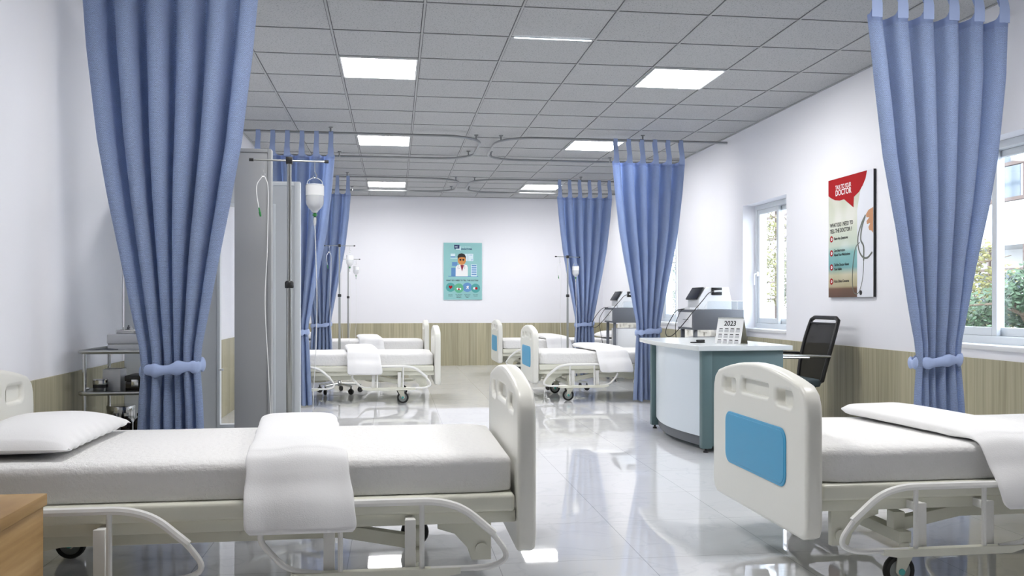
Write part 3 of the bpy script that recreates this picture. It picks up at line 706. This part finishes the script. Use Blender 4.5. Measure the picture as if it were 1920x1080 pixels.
# middle shelf
bm = B(); box(bm, 0, .085, 0, .10, 0, .115, .002); o = obj('white_box', bm, 'paper', None); o.location = at(.080, .10, 1); o.location.z += .0; tag(o, 'upright plain white box on the middle shelf', 'box')
t = thing('specimen_jar', 'steel jar with a black label standing before the white box', 'jar', at(.085, .055, 1))
obj('jar_body', lathe(B(), [(0, 0), (.032, 0), (.034, .003), (.034, .05), (0, .05)], 24), 'brushed', t); obj('jar_lid', lathe(B(), [(0, .05), (.036, .05), (.036, .066), (.033, .069), (0, .069)], 24), 'chrome', t)
obj('jar_label', lathe(B(), [(.0346, .028), (.0346, .044), (.0342, .044), (.0342, .028)], 24), 'ink', t)
t = thing('instrument_case', 'black and steel instrument case on the middle shelf beside the curtain', 'case', at(.20, .06, 1))
obj('case_body', box(B(), 0, .24, 0, .16, 0, .055, .004), 'amber', t); obj('case_lid', box(B(), -.004, .244, -.004, .164, .056, .085, .006), 'black', t)
for xx in (.03, .09): obj('latch', box(B(), xx, xx+.035, -.008, 0, .03, .066, .003), 'chrome', t)
# third shelf
def drum(x, y, r, h, label):
    t = thing('steel_drum', label, 'steel container', at(x, y, 2), 0, 'round steel containers on the trolley')
    obj('drum_body', lathe(B(), [(0, 0), (r*.97, 0), (r, .004), (r, h*.82), (0, h*.82)], 32), 'chrome', t)
    obj('drum_lid', lathe(B(), [(0, h*.82), (r*1.03, h*.82), (r*1.03, h*.97), (r, h), (0, h)], 32), 'chrome', t)
drum(.080, .075, .060, .085, 'round steel lidded container on the third shelf, the shorter front one')
drum(.135, .215, .068, .125, 'round steel lidded container on the third shelf, the taller rear one')
for x, nm in ((.200, 'left one of the pair'), (.262, 'right one of the pair, against the curtain')):
    t = thing('reagent_bottle', 'dark glass reagent bottle on the third shelf, '+nm, 'bottle', at(x, .08, 2), 0, 'dark reagent bottles')
    obj('bottle_body', lathe(B(), [(0, 0), (.026, 0), (.028, .004), (.028, .052), (.022, .066), (.010, .076), (.010, .085), (0, .085)], 20), 'amber', t)
    obj('bottle_stopper', lathe(B(), [(0, .085), (.012, .085), (.012, .098), (0, .098)], 14), 'white' if x < .25 else 'amber', t)

# ------------------------------------------------------------------ bedside cabinet
t = thing('bedside_cabinet', 'warm oak bedside cabinet in the lower left corner beside the near left bed', 'bedside cabinet', (-1.52, 2.30, 0))
obj('cabinet_top', box(B(), 0, .49, 0, .48, .465, .50, .002), 'oak', t)
obj('cabinet_body', box(B(), .008, .482, .008, .472, .04, .461, .002), 'oak', t)
for z0, z1 in ((.325, .448), (.19, .315), (.06, .18)):
    d = obj('drawer', box(B(), .018, .472, -.006, .008, z0, z1, .002), 'oak', t); obj('drawer_pull', box(B(), .19, .30, -.02, -.006, (z0+z1)/2-.006, (z0+z1)/2+.006, .003), 'brushed', d)
obj('plinth', box(B(), .03, .46, .03, .45, 0, .042), 'black', t)
t = thing('phone_dock', 'small black box on the oak bedside cabinet at the left picture edge', 'box', (-1.30, 2.44, .5005))
obj('box_body', box(B(), 0, .155, 0, .12, 0, .03, .004), 'black', t); obj('box_top', box(B(), .02, .135, .02, .10, .0302, .034, .001), 'dgrey', t)

# ------------------------------------------------------------------ desk
t = thing('reception_desk', 'white and grey green desk with a bowed front beside the aisle', 'desk', (2.17, 5.98, 0))
DW, DL = .61, 1.28
def bow(y, b): return -b*(1-((y-DL/2)/(DL/2))**2)
top = [(bow(y, .09)-.05, y) for y in [-.07+(DL+.25)*i/24 for i in range(25)]]
top = [(-.045+(-.06)*math.sin(PI*i/24), -.05+(DL+.22)*i/24) for i in range(25)]+[(DW+.045, DL+.17), (DW+.045, -.05)]
obj('desk_top', plate([top], .0175, .004, T(0, 0, .7475)), 'desk_top', t, ang=30)
fr = [(.035-.085*math.sin(PI*i/24), .06+(DL-.12)*i/24) for i in range(25)]+[(.06+0-.085*math.sin(PI*i/24), .06+(DL-.12)*i/24) for i in range(24, -1, -1)]
obj('front_panel', plate([fr], .31, 0, T(0, 0, .415)), 'desk_white', t, ang=30)
kr = [(x+.02, y) for x, y in fr]
obj('kick_strip', plate([kr], .035, 0, T(0, 0, .068)), 'dgrey', t, ang=30)
for y0, y1 in ((0, .05), (DL-.05, DL)):
    bm = B(); box(bm, 0, .075, y0, y1+.012 if y0 == 0 else y1, .03, .729, .006); box(bm, .075, DW, y0+.008, y1-.012, .045, .729, .002)
    sp = obj('side_panel', bm, 'teal', t)
    for x in (.035, DW-.06): obj('foot', lathe(B(), [(0, 0), (.018, 0), (.018, .012), (.008, .016), (.008, .045), (0, .045)], 14, (x, (y0+y1)/2, 0)), 'black', sp)
obj('modesty_board', box(B(), .30, .318, .05, DL-.05, .3, .728), 'desk_white', t)
bm = B(); box(bm, .33, DW-.01, .055, .45, .12, .728, .003); dr = obj('drawer_unit', bm, 'dgrey', t)
# calendar
t = thing('desk_calendar', 'white 2023 tent calendar standing on the desk near its front corner', 'calendar', (2.50, 6.27, .7655), -.85)
h = .19; sl = .06; wC = .105
ang = math.atan2(sl, h); tilt = T(0, 0, 0)
fm = Matrix.Rotation(-ang, 4, 'X')
f = obj('front_card', box(B(), -wC, wC, 0, .0015, 0, h/math.cos(ang)), 'paper', t, smooth=False); f.matrix_local = T(0, -sl, 0) @ fm
b = obj('back_card', box(B(), -wC, wC, -.0015, 0, 0, h/math.cos(ang)), 'card', t, smooth=False); b.matrix_local = T(0, sl, 0) @ Matrix.Rotation(ang, 4, 'X')
bm = B(); box(bm, -wC, wC, -sl+.004, sl-.004, .001, .003); tube(bm, [(-wC, -.0, .018), (wC, 0, .018)], .001, 4)
bm2 = [(wC-.001, -sl, 0)]; obj('base_card', bm, 'card', t, smooth=False)
obj('binding', cyl(B(), (-wC, 0, h), (wC, 0, h), .004, 8), 'brushed', t)
text('year_text', '2023', .052, 0, .140, -.0012, 'ink', f, .95, .0009, 'CENTER')
bm = B(); bm3 = B()
for r in range(3):
    for c in range(4):
        x = -.085+c*.046; z = .113-r*.044
        obj('month_name', box(B(), x+.003, x+.030, -.0014, -.0001, z, z+.006), 'ink', f, smooth=False); obj('month_grid', box(B(), x, x+.034, -.0008, -.0001, z-.024, z-.003), 'label', f, smooth=False)
t = thing('stapler', 'small black stapler lying on the desk left of the calendar', 'stapler', (2.32, 6.42, .7655), .25)
obj('stapler_base', box(B(), -.09, .03, -.012, .012, 0, .008, .003), 'black', t); obj('stapler_arm', box(B(), -.04, .03, -.010, .010, .008, .024, .005), 'black', t)

# ------------------------------------------------------------------ office chair
t = thing('office_chair', 'black mesh back office chair with chrome arms, between the desk and the right wall', 'chair', (3.02, 6.66, 0), 0)
hw = .235
def backpt(y, z):   # reclined, gently curved backrest
    s = (z-.45)/.5; return Vector((.30+.13*s**1.3 if s > 0 else .30, y, z))
of = []
zs = [.46+.47*i/14 for i in range(15)]
loop = [backpt(-hw*(.86+.14*math.sin(PI*(z-.46)/.6)), z) for z in zs]+[backpt(y, .95) for y in [-hw+.06+(2*hw-.12)*i/8 for i in range(9)]]+[backpt(hw*(.86+.14*math.sin(PI*(z-.46)/.6)), z) for z in reversed(zs)]+[backpt(y, .44) for y in (.15, .05, -.05, -.15)]
obj('back_frame', tube(B(), loop, .016, 10, True), 'black', t)
bm = B(); tube(bm, [backpt(-hw+.005, .905), backpt(hw-.005, .905)], .007, 8); obj('upper_crossbar', bm, 'black', t)
bm = B(); G = []
for i in range(13):
    z = .455+.45*i/12; w_ = hw*(.86+.14*math.sin(PI*(z-.46)/.6))-.006
    G.append([bm.verts.new(backpt(-w_+2*w_*j/8, z)+Vector((.018*(1-((j-4)/4)**2), 0, 0))) for j in range(9)])
for a, b in zip(G, G[1:]):
    for j in range(8): bm.faces.new((a[j], a[j+1], b[j+1], b[j]))
bmesh.ops.solidify(bm, geom=bm.faces[:], thickness=.002); obj('mesh_back', bm, 'meshback', t, ang=80)
obj('seat', plate([rrect(-.20, .30, -.23, .23, .07)], .03, .02, T(0, 0, .44), 3), 'seat', t, ang=60)
for s in (-1, 1):
    y = s*.265
    a = obj('armrest', tube(B(), spl([(-.17, y, .655), (-.1, y, .663), (.1, y, .660), (.35, s*.24, .652)], 6), [.009]+[.012]*17+[.010], 10), 'black' if s > 0 else 'brushed', t)
    obj('leg_tube', tube(B(), smoothpath([(.16, y, .645), (-.17, y, .652), (-.24, y, .60), (-.23, y, .02), (.32, y, .015)], .07, 6), .0115, 10), 'chrome', t)
bm = B()
for x in (-.1, .15): tube(bm, [(x, -.245, .40), (x, .245, .40)], .01, 8)
tube(bm, [(.32, -.265, .015), (.32, .265, .015)], .0115, 8)
for s in (-1, 1): tube(bm, [(-.235, s*.265, .40), (.15, s*.245, .40)], .01, 8)
obj('under_frame', bm, 'chrome', t)

# ------------------------------------------------------------------ diagnostic machines on stands
def machine(x, y, where):
    t = thing('machine_stand', 'dark grey wheeled stand with a white drawer, '+where, 'stand', (x, y, 0), 0, 'dark grey equipment stands')
    Wd, D = .53, .46
    obj('stand_box', box(B(), 0, Wd, 0, D, .80, 1.0, .003), 'dgrey', t)
    d = obj('drawer', box(B(), -.006, .0, .02, D-.02, .822, .975, .002), 'white', t)
    bm = B(); tube(bm, smoothpath([(-.006, .13, .90), (-.022, .13, .90), (-.022, .24, .90), (-.006, .24, .90)], .01), .004, 8); obj('drawer_handle', bm, 'brushed', d)
    for a in (.02, Wd-.055):
        for b in (.02, D-.055): obj('leg', box(B(), a, a+.035, b, b+.035, .0, .80, .002), 'dgrey', t)
    obj('lower_shelf', box(B(), .015, Wd-.015, .015, D-.015, .28, .30, .002), 'dgrey', t)
    bm = B(); box(bm, .085, Wd-.09, .06, D-.06, .301, .72, .006); o = obj('supply_box', bm, 'white', None); o.location = (x, y, 0); tag(o, 'tall white box under the stand '+where, 'box', 'white boxes on the stands')
    t = thing('diagnostic_machine', 'white machine with tilted dark screen, on the stand '+where, 'medical machine', (x, y, 1.0005), 0, 'white diagnostic machines')
    o = [(.10, 0), (.45, 0), (.45, .09), (.42, .228), (.175, .228), (.105, .115), (.10, .05)]
    obj('machine_body', plate([o], .165, .008, T(0, .285, 0) @ XZ), 'white', t, ang=30)
    s = obj('display', box(B(), -.012, .0, -.165, .165, 0, .142, .003), 'black', t); s.matrix_local = T(.085, .285, .102) @ Matrix.Rotation(math.radians(32), 4, 'Y')
    obj('probe_dock', box(B(), .235, .345, .112, .122, .148, .224, .003), 'black', t)
    bm = B(); tube(bm, spl([(.255, .100, .184), (.27, .100, .186), (.32, .100, .188), (.338, .100, .188)], 4), [.005]+[.009]*11+[.006], 10); obj('probe', bm, 'white', t)
    bm = B(); box(bm, .15, .52, -.004, .002, .004, .085); box(bm, .514, .52, .002, .30, .004, .085); obj('clear_guard', bm, 'clear', t)
    bm = B(); tube(bm, smoothpath([(.105, -.002, .001), (.16, -.002, .088), (.53, -.002, .088), (.53, .3, .088)], .01), .003, 6); tube(bm, [(.46, -.002, .002), (.46, -.002, .088)], .003, 6); tube(bm, [(.52, -.002, .002), (.52, -.002, .088)], .003, 6); obj('guard_rim', bm, 'white', t)
    obj('foot_pad', box(B(), .0, .085, .10, .26, 0, .022, .004), 'white', t)
    kb = [(.255, .100, .184), (.17, .02, .165), (.08, -.05, .09), (-.02, -.06, -.02), (-.13, -.06, -.15), (-.23, -.06, -.25), (-.285, -.05, -.255), (-.285, -.03, -.19), (-.20, .08, -.09), (-.08, .26, -.01), (.03, .36, .006), (.06, .38, .004)]
    obj('probe_cable', tube(B(), spl(kb, 8), .0042, 8), 'rubber', t)
    obj('power_cable', tube(B(), spl([(.06, .33, .006), (-.02, .28, .0), (-.12, .10, -.07), (-.19, -.03, -.15), (-.185, -.03, -.26), (-.15, -.03, -.45), (-.10, -.03, -.70), (-.04, -.02, -.90), (.05, -.02, -.996)], 8), .0036, 8), 'rubber', t)
machine(2.945, 8.38, 'behind the desk, nearer')
machine(2.93, 11.55, 'between the two far right curtains, farther')

# ------------------------------------------------------------------ posters
PW, PH = .69, .97
t = thing('wall_poster', 'tall red and white printed board about talking to your doctor, on the right wall', 'poster', (XR-.001, 6.87, 1.115), -PI/2)
# local x: 0..PW left to right, z: 0..PH, face at y=-.02
obj('board', box(B(), 0, PW, -.02, -.0005, 0, PH), 'ink', t, smooth=False)
obj('printed_face', box(B(), .0, PW-.002, -.0212, -.0201, 0, PH), 'print', t, smooth=False)
P = lambda s, q: (s*PW, PH*(1-q))
flat('printed_coat', [[P(.86, .0), P(1, .0), P(.997, 1), P(.66, 1), P(.66, .3), P(.72, .16)]], -.0217, 'coat', t)
red = [P(0, 0), P(.87, 0), P(.84, .06), P(.78, .11), P(.70, .155), P(.59, .186), P(.58, .27), P(.37, .187), P(.27, .19), P(.16, .178), P(.07, .155), P(0, .13)]
flat('red_bubble', [red], -.0224, 'red', t)
text('headline_text', 'TALK TO YOUR', .048, *P(.17, .092), -.0230, 'paper', t, .72, .0006)
text('headline_text', 'DOCTOR', .066, *P(.17, .145), -.0230, 'paper', t, .88, .0011)
text('question_text', 'WHAT DO I NEED TO', .046, *P(.04, .405), -.0225, 'ink', t, .80, .0008)
text('question_text', 'TELL THE DOCTOR ?', .046, *P(.04, .455), -.0225, 'ink', t, .80, .0008)
for q, ls in ((.505, ('Share Any Symptoms',)), (.625, ('Give Information', 'About Your Medications')), (.745, ('Tell the Doctor About', 'Your Habits')), (.865, ('Voice Other Concerns',))):
    c = P(.075, q); flat('bullet_disc', [circ(c[0], c[1], .026)], -.0225, 'red', t); flat('bullet_mark', [circ(c[0]+.003, c[1], .013, 12), circ(c[0]-.003, c[1]+.002, .006, 8)], -.0232, 'paper', t)
    for i, l in enumerate(ls):
        p = P(.135, q+.01+(i-(len(ls)-1)/2)*.036); text('bullet_text', l, .033, p[0], p[1], -.0225, 'ink', t, .78, .0003)
hand = [P(1, .30), P(.90, .315), P(.85, .345), P(.86, .37), P(.92, .375), P(.86, .40), P(.87, .425), P(.94, .42), P(.90, .45), P(.92, .475), P(.96, .48), P(1, .50)]
flat('printed_hand', [[(min(x, PW-.003), z) for x, z in hand]], -.0228, 'skin', t)
def st(pts, r, w='steth'):
    bm = B(); tube(bm, spl([(P(a, b)[0], -.0232, P(a, b)[1]) for a, b in pts], 8), r, 6)
    for v in bm.verts: v.co.y = -.0232+(v.co.y+.0232)*.05
    return bm
bm = st([(.84, .35), (.75, .42), (.68, .52), (.70, .62), (.78, .68), (.88, .69), (.98, .65)], .009); 
bm_ = st([(.83, .36), (.76, .45), (.74, .54), (.80, .60), (.80, .71)], .010); me = bpy.data.meshes.new('q'); bm_.to_mesh(me); bm_.free(); join(bm, me)
bm_ = st([(.72, .56), (.63, .60), (.58, .70), (.56, .80), (.56, .90), (.60, .965), (.68, .97), (.74, .92), (.79, .82), (.80, .70)], .0045); me = bpy.data.meshes.new('q'); bm_.to_mesh(me); bm_.free(); join(bm, me)
obj('printed_stethoscope', bm, 'steth', t)
flat('stethoscope_disc', [circ(*P(.74, .965), .019)], -.0238, 'ink', t)

t = thing('wall_poster', 'small mint green printed board with a cartoon doctor, on the back wall', 'poster', (.832, YB-.001, 1.125), 0)
PW, PH = .655, .97
obj('board', box(B(), 0, PW, -.018, -.0005, 0, PH), 'mint', t, smooth=False)
Q = lambda x, y: ((x-228)/514*PW, PH*(1-(y-177)/770)); y1, y2, y3, y4, y5 = -.0186, -.0194, -.0202, -.021, -.0218
def fl(n, pts, y, m): return flat(n, [[Q(*p) for p in pts]], y, m, t)
def fc(n, x, y_, r, y, m, ry=None): q = Q(x, y_); return flat(n, [circ(q[0], q[1], r/514*PW, 24, (ry or r)/770*PH)], y, m, t)
fl('speech_bubble', [(368, 205), (440, 205), (440, 255), (392, 255), (375, 272), (377, 255), (368, 255)], y2, 'navy'); fl('speech_bubble', [(395, 258), (440, 258), (440, 225), (455, 225), (455, 285), (440, 272), (395, 272)], y1, 'plight')
p = Q(376, 240); text('bubble_text', 'ABC', .028, p[0], p[1], y3, 'plight', t, 1, .0006)
p = Q(465, 242); text('headline_text', 'TALK TO YOUR', .026, p[0], p[1], y1, 'plight', t, .85)
p = Q(465, 274); text('headline_text', 'DOCTOR', .040, p[0], p[1], y1, 'navy', t, 1.06, .0016)
fl('shelf_picture', [(322, 325), (382, 325), (382, 375), (322, 375)], y1, 'plight'); fl('shelf_picture', [(322, 360), (382, 360), (382, 375), (322, 375)], y2, 'pblue'); fl('shelf_picture', [(318, 382), (415, 382), (415, 390), (318, 390)], y1, 'plight')
fl('pinned_sheet', [(505, 325), (625, 325), (625, 425), (505, 425)], y1, 'plight'); fl('pinned_sheet', [(552, 325), (558, 325), (558, 425), (552, 425)], y2, 'mint'); fl('pinned_sheet', [(572, 340), (612, 340), (612, 346), (572, 346)], y2, 'pblue'); fl('pinned_sheet', [(604, 395), (612, 395), (612, 418), (604, 418)], y2, 'pblue')
fl('monitor_picture', [(340, 438), (412, 438), (412, 492), (340, 492)], y1, 'pblue'); fl('cabinet_picture', [(330, 515), (395, 515), (395, 632), (330, 632)], y1, 'pblue'); fl('ground_line', [(290, 628), (690, 628), (690, 636), (290, 636)], y1, 'pblue')
fl('chart_picture', [(595, 470), (672, 470), (672, 632), (595, 632)], y2, 'plight')
for yy in (478, 507, 536, 565, 596): fl('chart_row', [(603, yy), (668, yy), (668, yy+17), (603, yy+17)], y3, 'pblue')
fl('printed_doctor_coat', [(388, 632), (390, 510), (405, 485), (450, 470), (500, 470), (540, 480), (552, 510), (552, 632)], y2, 'paper')
fl('printed_doctor_shirt', [(452, 478), (500, 478), (474, 568)], y3, 'maroon'); fc('printed_doctor_face', 471, 415, 54, y4, 'face', 62)
fl('printed_doctor_hair', [(418, 400), (414, 360), (430, 330), (470, 320), (508, 332), (524, 362), (522, 400), (512, 375), (470, 370), (432, 378)], y5, 'hair')
fc('printed_glasses', 452, 408, 13, y5, 'hair'); fc('printed_glasses', 492, 408, 13, y5, 'hair')
bm = B(); 
for pts in ([(425, 478), (418, 510), (420, 535), (432, 520), (445, 530)], [(508, 478), (514, 500), (510, 530)]):
    tube(bm, [(Q(*p)[0], y3, Q(*p)[1]) for p in pts], .002, 5)
obj('printed_stethoscope', bm, 'navy', t)
p = Q(262, 695); text('question_text', 'WHAT DO I NEED TO TELL THE DOCTOR?', .031, p[0], p[1], y1, 'ink', t, .915, .0009)
for x, yy, r, m in ((320, 780, 62, 'pteal'), (432, 792, 64, 'pgreen'), (545, 780, 64, 'pblue'), (656, 792, 62, 'pteal')): fc('icon_disc', x, yy, r, y1 if x in (320, 545) else y2, m)
fl('heart_icon', [(320, 805), (296, 778), (298, 760), (312, 757), (320, 766), (330, 756), (344, 764), (344, 780)], y3, 'red')
fc('pill_icon', 415, 800, 14, y3, 'paper'); fc('pill_icon', 448, 802, 14, y3, 'paper'); fc('pill_icon', 432, 806, 12, y4, 'red')
fl('runner_icon', [(552, 760), (566, 762), (560, 785), (565, 805), (552, 800), (548, 790), (528, 805), (530, 795), (545, 780), (528, 775), (534, 768)], y3, 'paper')
fc('capsule_icon', 640, 794, 17, y3, 'paper'); fc('capsule_icon', 666, 794, 17, y4, 'red')
for x, ls in ((320, ('Share Any', 'Symptoms')), (432, ('Give Information', 'About Your', 'Medications')), (545, ('Tell the Doctor', 'About Your', 'Habits')), (656, ('Voice Other', 'Concerns'))):
    for i, l in enumerate(ls):
        p = Q(x, 884+i*18); text('caption_text', l, .020, p[0], p[1], y1, 'ink', t, .85, .0003, 'CENTER')

# ------------------------------------------------------------------ outside
o = obj('street_ground', box(B(), XR+.5, 40, -25, 60, -3.2, -3.0), 'ground', None); o['kind'] = 'structure'
def house(x, y0, y1, nf, label):
    t = thing('apartment_building', label, 'building', (x, y0, -3.0))
    D = y1-y0; fh = 2.6
    obj('wall', box(B(), 0, 6, 0, D, 0, fh*nf+.5), 'facade', t, smooth=False)
    for f in range(nf):
        z = f*fh; bm = B(); box(bm, -1.1, 0, .1, D-.1, z, z+.14)
        sl_ = obj('balcony', bm, 'facade', t, smooth=False)
        bm = B(); box(bm, -1.1, -1.05, .1, D-.1, z+.14, z+.85); obj('parapet', bm, 'facade', sl_, smooth=False)
        bm = B(); box(bm, -1.12, -1.03, .1, D-.1, z+.86, z+.93)
        q = .2
        while q < D-.2:
            box(bm, -1.10, -1.05, q, q+.05, z+.93, z+fh); q += 1.0
        box(bm, -1.12, -1.03, .1, D-.1, z+1.55, z+1.62); box(bm, -1.12, -1.03, .1, D-.1, z+2.1, z+2.15); obj('railing', bm, 'balcony', sl_, smooth=False)
        q = .8
        while q < D-2.2:
            w = obj('window', box(B(), -.03, 0, q, q+1.5, z+.9, z+2.2), 'white', t, smooth=False)
            bm = B(); box(bm, -.045, -.03, q+.08, q+.70, z+.98, z+2.12); box(bm, -.045, -.03, q+.80, q+1.42, z+.98, z+2.12); obj('pane', bm, 'wdark', w, smooth=False); q += 2.6
house(13.0, 8.0, 27.0, 5, 'pale apartment building with brown railed balconies seen through the near window')
def tree(x, y, r, z, leaf, label, seed, n=2600):
    rnd = random.Random(seed); t = thing('tree', label, 'tree', (x, y, -3.0), 0, 'trees outside the windows')
    bm = B(); tube(bm, spl([(0, 0, 0), (.05, .03, 1.2), (-.04, 0, z+3-r*.4), (0, .05, z+3+r*.5)], 5), [.10-.004*i for i in range(16)], 8)
    for i in range(14):
        a = rnd.uniform(0, 2*PI); e = rnd.uniform(-.4, 1.1); d = Vector((math.cos(a)*math.cos(e), math.sin(a)*math.cos(e), math.sin(e)))
        p0 = Vector((0, 0, z+3-r*.5+rnd.random()*r)); tube(bm, [p0, p0+d*r*.45+Vector((0, 0, .1)), p0+d*r*.9], [.03, .018, .006], 5)
    obj('trunk', bm, 'bark', t)
    bm = B(); cl = []
    for i in range(46):
        while True:
            v = Vector((rnd.uniform(-1, 1), rnd.uniform(-1, 1), rnd.uniform(-1, 1)))
            if v.length < 1: break
        cl.append((v*r*.85, rnd.uniform(.18, .34)*r))
    for i in range(n):
        c, cr = rnd.choice(cl); d = Vector((rnd.gauss(0, 1), rnd.gauss(0, 1), rnd.gauss(0, 1))).normalized()*cr*rnd.random()**.4
        p = Vector((0, 0, z+3))+c+d
        u = Vector((rnd.gauss(0, 1), rnd.gauss(0, 1), rnd.gauss(0, 1))).normalized(); w = u.orthogonal().normalized(); s = rnd.uniform(.022, .05)
        bm.faces.new([bm.verts.new(p+q) for q in (-u*s, w*s*.5, u*s, -w*s*.5)])
    obj('foliage', bm, leaf, t, smooth=False)
tree(8.6, 12.5, 1.0, 1.25, 'leaf_y', 'loose yellow green tree seen through the left half of the near window', 1, 6500)
tree(7.35, 9.25, .85, .70, 'leaf_g', 'dense green tree seen through the right half of the near window', 2, 9000)
tree(7.5, 15.4, 1.15, 1.9, 'leaf_y', 'yellow green tree seen through the middle window', 3, 6000)
tree(8.0, 22.5, 1.4, 1.6, 'leaf_g', 'green tree seen in the narrow gap beside the curtain behind the desk', 4, 5000)
